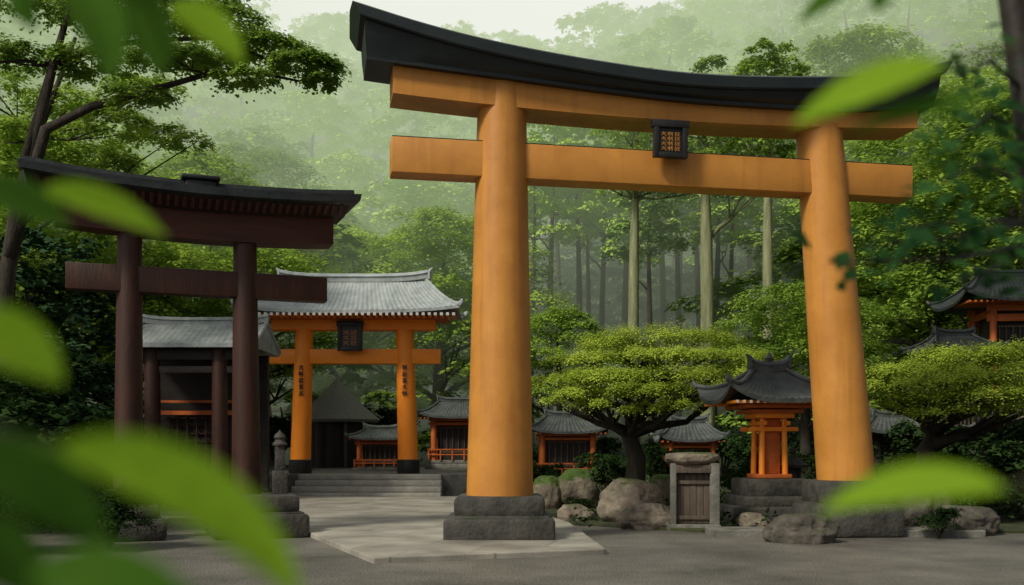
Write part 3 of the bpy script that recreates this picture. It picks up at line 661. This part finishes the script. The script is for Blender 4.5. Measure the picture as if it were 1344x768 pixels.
shrine('small_shrine','small shrine with orange posts tucked left of the big left pillar',(-1.75,34,.6),0,1.6,1.2,.3,1.35,2.6,2.0,.55,.16,M['tiledark'],M['darkwood'],M['orange3'])
shrine('small_shrine','tiny low shrine with grey roof seen between the posts of the vermilion gate',(-4.2,33,.6),0,1.3,1.0,.1,.85,2.0,1.5,.3,.08,M['tiledark'],M['darkwood'],M['orange3'])
shrine('small_shrine','low dark shrine with grey eaves just right of the right big pillar',(9.3,24.5,0),0,1.6,1.3,.4,1.2,2.5,2.0,.4,.12,M['tiledark'],M['darkwood'],M['darkwood'])
bank=[[ (x,y,2.4*math.exp(-((x-13)/4.0)**2-((y-26)/3.4)**2)-.1) for x in np.linspace(6,24,24)] for y in np.linspace(19,34,20)]
tag(MB().grid(bank).build('bank',M['moss'],ang=180),kind='structure')
shrine('hillside_shrine','dark shrine with upturned black tiled roof on the bank at the right edge',(12.0,24.6,1.9),-.1,1.3,1.3,.3,2.45,3.0,2.7,.75,.24,M['tileblack'],M['darkwood'],M['orange3'],rail=False)
shrine('hillside_shrine','small low dark shrine left of the hillside shrine above the garden tree',(10.35,24.0,1.1),.1,.8,.8,.3,2.1,1.7,1.5,.40,.10,M['tileblack'],M['darkwood'],M['darkwood'],rail=False)
h=thing('thatched_hut','small hut with pointed pale grey thatched roof behind the vermilion gate','hut',(-6.35,37.2,.6))
MB().lathe([(1.2,0),(1.2,1.75)],8).build('wall',M['darkwood'],h,ang=20)
MB().lathe([(1.5,1.62),(1.57,1.72),(1.0,2.2),(.5,2.7),(.14,3.1),(.02,3.25)],20).build('roof',M['thatch'],h,ang=60)
mb=MB()
for k in range(8):
    a=(k+.5)*math.pi/4; mb.tube([(1.28*math.cos(a),1.28*math.sin(a),0),(1.28*math.cos(a),1.28*math.sin(a),1.8)],.06,8)
mb.build('post_ring',M['wood'],h)
Hh=thing('shrine_hall','dark wooden hall with grey tiled roof between the posts of the dark torii','shrine hall',(-7.32,24.4,0))
for x in (-.95,.60):
    MB().tube([(x,-.85,.3),(x,-.85,3.6)],[.19,.17],20).build('post',M['redwood'],Hh)
MB().box((0,.3,.15),(2.8,2.6,.3),bev=.03).build('stone_base',M['stonedark'],Hh)
MB().box((0,.7,1.9),(2.7,.2,3.3)).build('wall',M['darkwood'],Hh,smooth=False)
mb=MB(); mb.box((0,-.85,3.45),(2.8,.2,.26),bev=.01); mb.box((0,-.85,3.1),(2.8,.12,.16),bev=.01); mb.build('beam',M['darkwood'],Hh)
mb=MB()
for k in range(10): mb.box((-1.04+k*.23,.52,1.5),(.03,.05,1.2))
for k in range(9): mb.box((0,.56,.7+k*.19),(2.3,.05,.03))
mb.build('lattice_screen',M['redwood'],Hh,smooth=False)
mb=MB(); mb.box((0,.35,2.15),(2.3,.1,.10)); mb.box((0,.35,2.42),(2.3,.1,.06)); mb.build('painted_rail',M['orange3'],Hh,smooth=False)
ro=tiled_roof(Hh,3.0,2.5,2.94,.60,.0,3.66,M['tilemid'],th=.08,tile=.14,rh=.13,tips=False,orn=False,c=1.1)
mb=MB()
for k in range(17): mb.box((-1.36+k*.17,-.85,3.60),(.06,.7,.07))
mb.build('rafter_row',M['darkwood'],ro,smooth=False)
cb=thing('stone_cabinet','weathered stone cabinet with a rough stone cap and grey plank door','cabinet',(2.87,16.25,0),-.12)
mb=MB(); mb.box((-.31,0,.55),(.09,.4,1.02),bev=.012); mb.build('side_slab',M['stone'],cb)
mb=MB(); mb.box((.33,.0,.55),(.15,.42,1.02),bev=.015); mb.build('side_slab',M['stone'],cb)
mb=MB(); mb.box((.0,.0,.05),(.84,.5,.1),bev=.015); mb.build('sill',M['stone'],cb)
mb=MB()
for k in range(5): mb.box((-.205+k*.105,-.06+.004*(k%2),.50),(.101,.05,.78),bev=.006)
dr=mb.build('plank_door',M['wood'],cb)
for z_ in (.20,.76): MB().box((0,-.1,z_),(.52,.035,.06),bev=.005).build('door_batten',M['wood'],dr)
MB().box((0,-.04,.97),(.54,.36,.13),bev=.01).build('header',M['wood'],cb)
MB().box((0,.16,.55),(.5,.06,.98)).build('back_slab',M['stone'],cb)
def rock_mb(w,d,h,seed,sub=5,rough=.17,flat=.9):
    b=bmesh.new(); bmesh.ops.create_icosphere(b,subdivisions=sub,radius=1)
    for v in b.verts:
        p=v.co.copy(); q=p*1.0+Vector((seed*7.3,seed*3.1,seed))
        k=1+rough*1.5*mnoise.noise(q)+rough*.8*mnoise.noise(q*2.3)-rough*.5*abs(mnoise.noise(q*3.6))+.026*mnoise.noise(q*10)+.014*mnoise.noise(q*24)
        p=p*k
        if p.z>flat: p.z=flat+(p.z-flat)*.3
        v.co=Vector((p.x*w/2,p.y*d/2,(p.z*.62+.38)*h))
    b.verts.index_update(); mb=MB(); mb.add([v.co for v in b.verts],[[v.index for v in f.verts] for f in b.faces]); b.free(); return mb
cap=rock_mb(.88,.58,.23,9,4,.10,.45); o=cap.build('stone_cap',M['rockbare'],cb,ang=60); o.location=(0,-.02,1.06)
rocks=[(760,672,58,54,0,'upright mossy boulder with a pale face, left of the garden tree trunk'),
(793,668,40,24,0,'small mossy boulder between the upright boulder and the large pale boulder'),
(829,691,80,60,2,'large pale slanted boulder in front of the garden tree'),
(853,697,70,36,2,'low rounded pale boulder touching the left side of the stone cabinet'),
(757,688,40,26,2,'low brown boulder at the front of the garden, left of the large pale boulder'),
(718,672,38,46,0,'dark mossy boulder nearest the big left pillar'),
(1060,716,84,40,3,'rounded dark boulder in front of the right pillar, on the asphalt edge'),
(806,650,64,38,0,'mossy boulder behind the large pale boulder at the foot of the garden tree'),
(880,668,46,44,0,'dark mossy boulder just behind the stone cabinet'),
(1205,700,84,70,3,'dark mossy boulder right of the right pillar pedestal'),
(846,645,36,24,0,'small mossy boulder at the right of the garden tree trunk'),
(1270,705,90,40,3,'dark boulder at right under the low garden tree'),
(742,655,40,30,0,'dark boulder behind the upright mossy boulder'),
(990,697,36,24,2,'small stone at the foot of the orange pavilion base')]
for i,(px,pb,w,hh,k,l) in enumerate(rocks):
    Y=1747/(pb-HY)+.25; s=Y/F; X=(px-672)*s
    o=rock_mb(w*s*1.15,w*s*.95,hh*s*1.1,i*1.7+2).build('boulder',[M['rock'],M['rock'],M['rockbare'],M['rockdark']][k],ang=80)
    o.location=(X,Y+w*s*.3,-.04); o.rotation_euler=(0,(.18 if i==2 else 0),0); tag(o,l,'boulder')
lantern('small grey stone lantern between the orange pavilion and the right pillar',(5.1,18.6,0),.62,M['stonedark'],.3)
# ------------------------------------------------------------------ near sapling at right with dark soft leaves
nb=Vector((1.27,2.3,0)); nt_=thing('near_tree','slim dark out of focus trunk with soft leaf clusters at the right edge','tree',nb)
def Q(px,py,Y): return P(px,py,Y)-nb
mb=MB(); mb.tube([(0,0,0),(-.04,0,.8),(-.07,0,1.5),Q(1362,250,2.3),Q(1346,120,2.3),Q(1328,0,2.3),Q(1300,-150,2.3)],[.045,.04,.036,.033,.031,.029,.025],14,.03)
rb=random.Random(5); lc=[]
tw=[((1358,250,2.3),(1290,215,2.1),(1230,240,1.9)),((1358,290,2.3),(1270,290,2.05),(1180,300,1.85)),((1358,290,2.3),(1260,310,2.0),(1130,325,1.8)),((1358,320,2.3),(1250,340,2.0),(1090,345,1.8)),((1358,320,2.3),(1290,360,2.1),(1210,380,2.0)),((1350,180,2.3),(1300,150,2.2),(1250,190,2.1)),((1345,120,2.3),(1300,80,2.2),(1260,100,2.1)),((1358,230,2.3),(1370,180,2.2),(1330,200,2.0))]
for (a,b_,c_) in tw:
    a=Q(*a);b_=Q(*b_);c_=Q(*c_); mb.tube([a,b_,c_],[.006,.004,.0015],5)
    for k in range(26):
        f=rb.uniform(.2,1.05); q=a.lerp(b_,f*2) if f<.5 else b_.lerp(c_,f*2-1)
        lc.append(q+Vector((rb.gauss(0,.035),rb.gauss(0,.06),rb.gauss(0,.03))))
mb.build('trunk',M['darkwood'],nt_,ang=180)
lc=np.array([tuple(p) for p in lc]); leafmesh('leaves',lc,rng.normal(0,.45,lc.shape)+np.array([0,-.6,1]),.05,M['leafT'],nt_,.6)
# ------------------------------------------------------------------ foreground leafy branches
def leaf_mb(base,tip,width,nrm,droop,fold=.28,bend=0.0):
    d=(tip-base); L_=d.length; d.normalize(); n=(nrm-d*nrm.dot(d)).normalized(); s=d.cross(n)
    if s.z<0: s=-s
    def ax(t): return base+d*L_*t-n*droop*L_*(t*t-t)+s*bend*L_*4*t*(1-t)
    rows=[]
    for i in range(25):
        t=i/24; w=width/2*max(.01,(t**.72)*((1-t)**.95)/.318)
        tg=(ax(min(1,t+.01))-ax(max(0,t-.01))).normalized(); ss=tg.cross(n).normalized()
        row=[]
        for k in range(9):
            q=-1+k/4; row.append(ax(t)+ss*q*w+n*(abs(q)*w*fold+.014*width*math.sin(t*38-abs(q)*4)))
        rows.append(row)
    mb=MB().grid(rows)
    mb.tube([ax(t)-n*.001 for t in (-.06,0,.2,.4,.6,.8,.95)],[width*.014,width*.016,width*.014,width*.012,width*.010,width*.007,width*.003],6)
    return mb
def branch(label,Y,stem,leaves):
    o=P(*stem[0],Y); t=thing('leafy_branch',label,'branch',o)
    pts=[P(x,y,Y+.03)-o for x,y in stem]; MB().tube(pts,[.0045*Y]+[.0035*Y]*(len(pts)-2)+[.002*Y],7).build('stem',M['stem'],t)
    for (bx,by,tx,ty,w,mk,dy,bd) in leaves:
        b=P(bx,by,Y)-o; e=P(tx,ty,Y+dy)-o
        leaf_mb(b,e,w/F*Y,Vector((random.uniform(-.2,.2),-.75,.6)),.10,bend=bd).build('leaf',M[mk],t,ang=180,recalc=False)
branch('blurred green leaves hanging in from the top left corner',.9,[(-60,-60),(100,-30),(240,-5),(300,-30)],[(100,-26,146,108,68,'leafG',-.05,.05),(175,-20,212,100,60,'leafG',.05,.05),(226,4,318,86,60,'leafF',0,.06),(20,-30,50,40,60,'leafG',.04,.05)])
branch('blurred bright leaf above the dark torii roof at the left edge',.8,[(-90,210),(-20,240),(62,250)],[(56,250,220,312,64,'leafF',.05,.05),(-40,244,95,302,70,'leafG',.03,.05)])
branch('blurred pale leaf at the left edge halfway down',.6,[(-120,400),(-60,415),(-30,425)],[(-60,418,82,505,92,'leafF',.02,.06)])
branch('long arching blurred leaf and dark green leaves in the bottom left corner',.5,[(-120,520),(-20,560),(75,584)],[(72,588,400,800,104,'leafF',.03,.13),(-60,585,140,726,100,'leafG',.03,.09),(40,752,270,800,86,'leafG',-.03,.04),(-80,690,70,790,106,'leafG',.05,.05)])
branch('blurred bright leaf over the right end of the large torii roof',.8,[(1400,40),(1310,66),(1245,84)],[(1240,84,1038,166,74,'leafF',.04,.02),(1290,130,1110,176,40,'leafG',.03,.03)])
branch('blurred small leaves at the top edge right of centre',1.0,[(1220,-70),(1150,-30),(1120,-18)],[(1140,-25,1046,34,56,'leafG',.04,.05),(1190,-50,1150,18,46,'leafG',-.03,.05)])
branch('blurred curved leaf in front of the right pillar foot at lower right',.65,[(1430,600),(1370,625),(1318,640)],[(1318,642,1074,674,62,'leafF',.04,.09)])
# ------------------------------------------------------------------ light, sky, camera
s=Vector((-.53,-.50,.70)).normalized()
sun=bpy.data.lights.new('sun','SUN'); sun.energy=2.8; sun.angle=R(10); sun.color=(1,.93,.78)
so=bpy.data.objects.new('sun',sun); COL.objects.link(so); so.rotation_euler=(-s).to_track_quat('-Z','Y').to_euler()
w=bpy.data.worlds.new('World'); scene.world=w; w.use_nodes=True; nt=w.node_tree; nt.nodes.clear()
out=nt.nodes.new('ShaderNodeOutputWorld'); bg=nt.nodes.new('ShaderNodeBackground'); sk=nt.nodes.new('ShaderNodeTexSky'); sk.sky_type='NISHITA'; sk.sun_disc=False
sk.sun_elevation=math.asin(s.z); sk.sun_rotation=math.atan2(s.x,s.y); sk.dust_density=4; sk.air_density=1.0
hs=nt.nodes.new('ShaderNodeHueSaturation'); hs.inputs['Saturation'].default_value=.25
nt.links.new(sk.outputs[0],hs.inputs['Color']); nt.links.new(hs.outputs[0],bg.inputs[0]); bg.inputs[1].default_value=.068; nt.links.new(bg.outputs[0],out.inputs[0])
cam=bpy.data.cameras.new('camera'); cam.lens=36; cam.sensor_width=36; cam.shift_y=(HY-384)/1344; cam.clip_end=1500; cam.clip_start=.05
cam.dof.use_dof=True; cam.dof.focus_distance=15.5; cam.dof.aperture_fstop=2.2
co=bpy.data.objects.new('camera',cam); COL.objects.link(co); co.location=(0,0,CH); co.rotation_euler=(R(90),0,0); scene.camera=co
scene.view_settings.view_transform='Standard'; scene.view_settings.look='None'; scene.view_settings.exposure=0
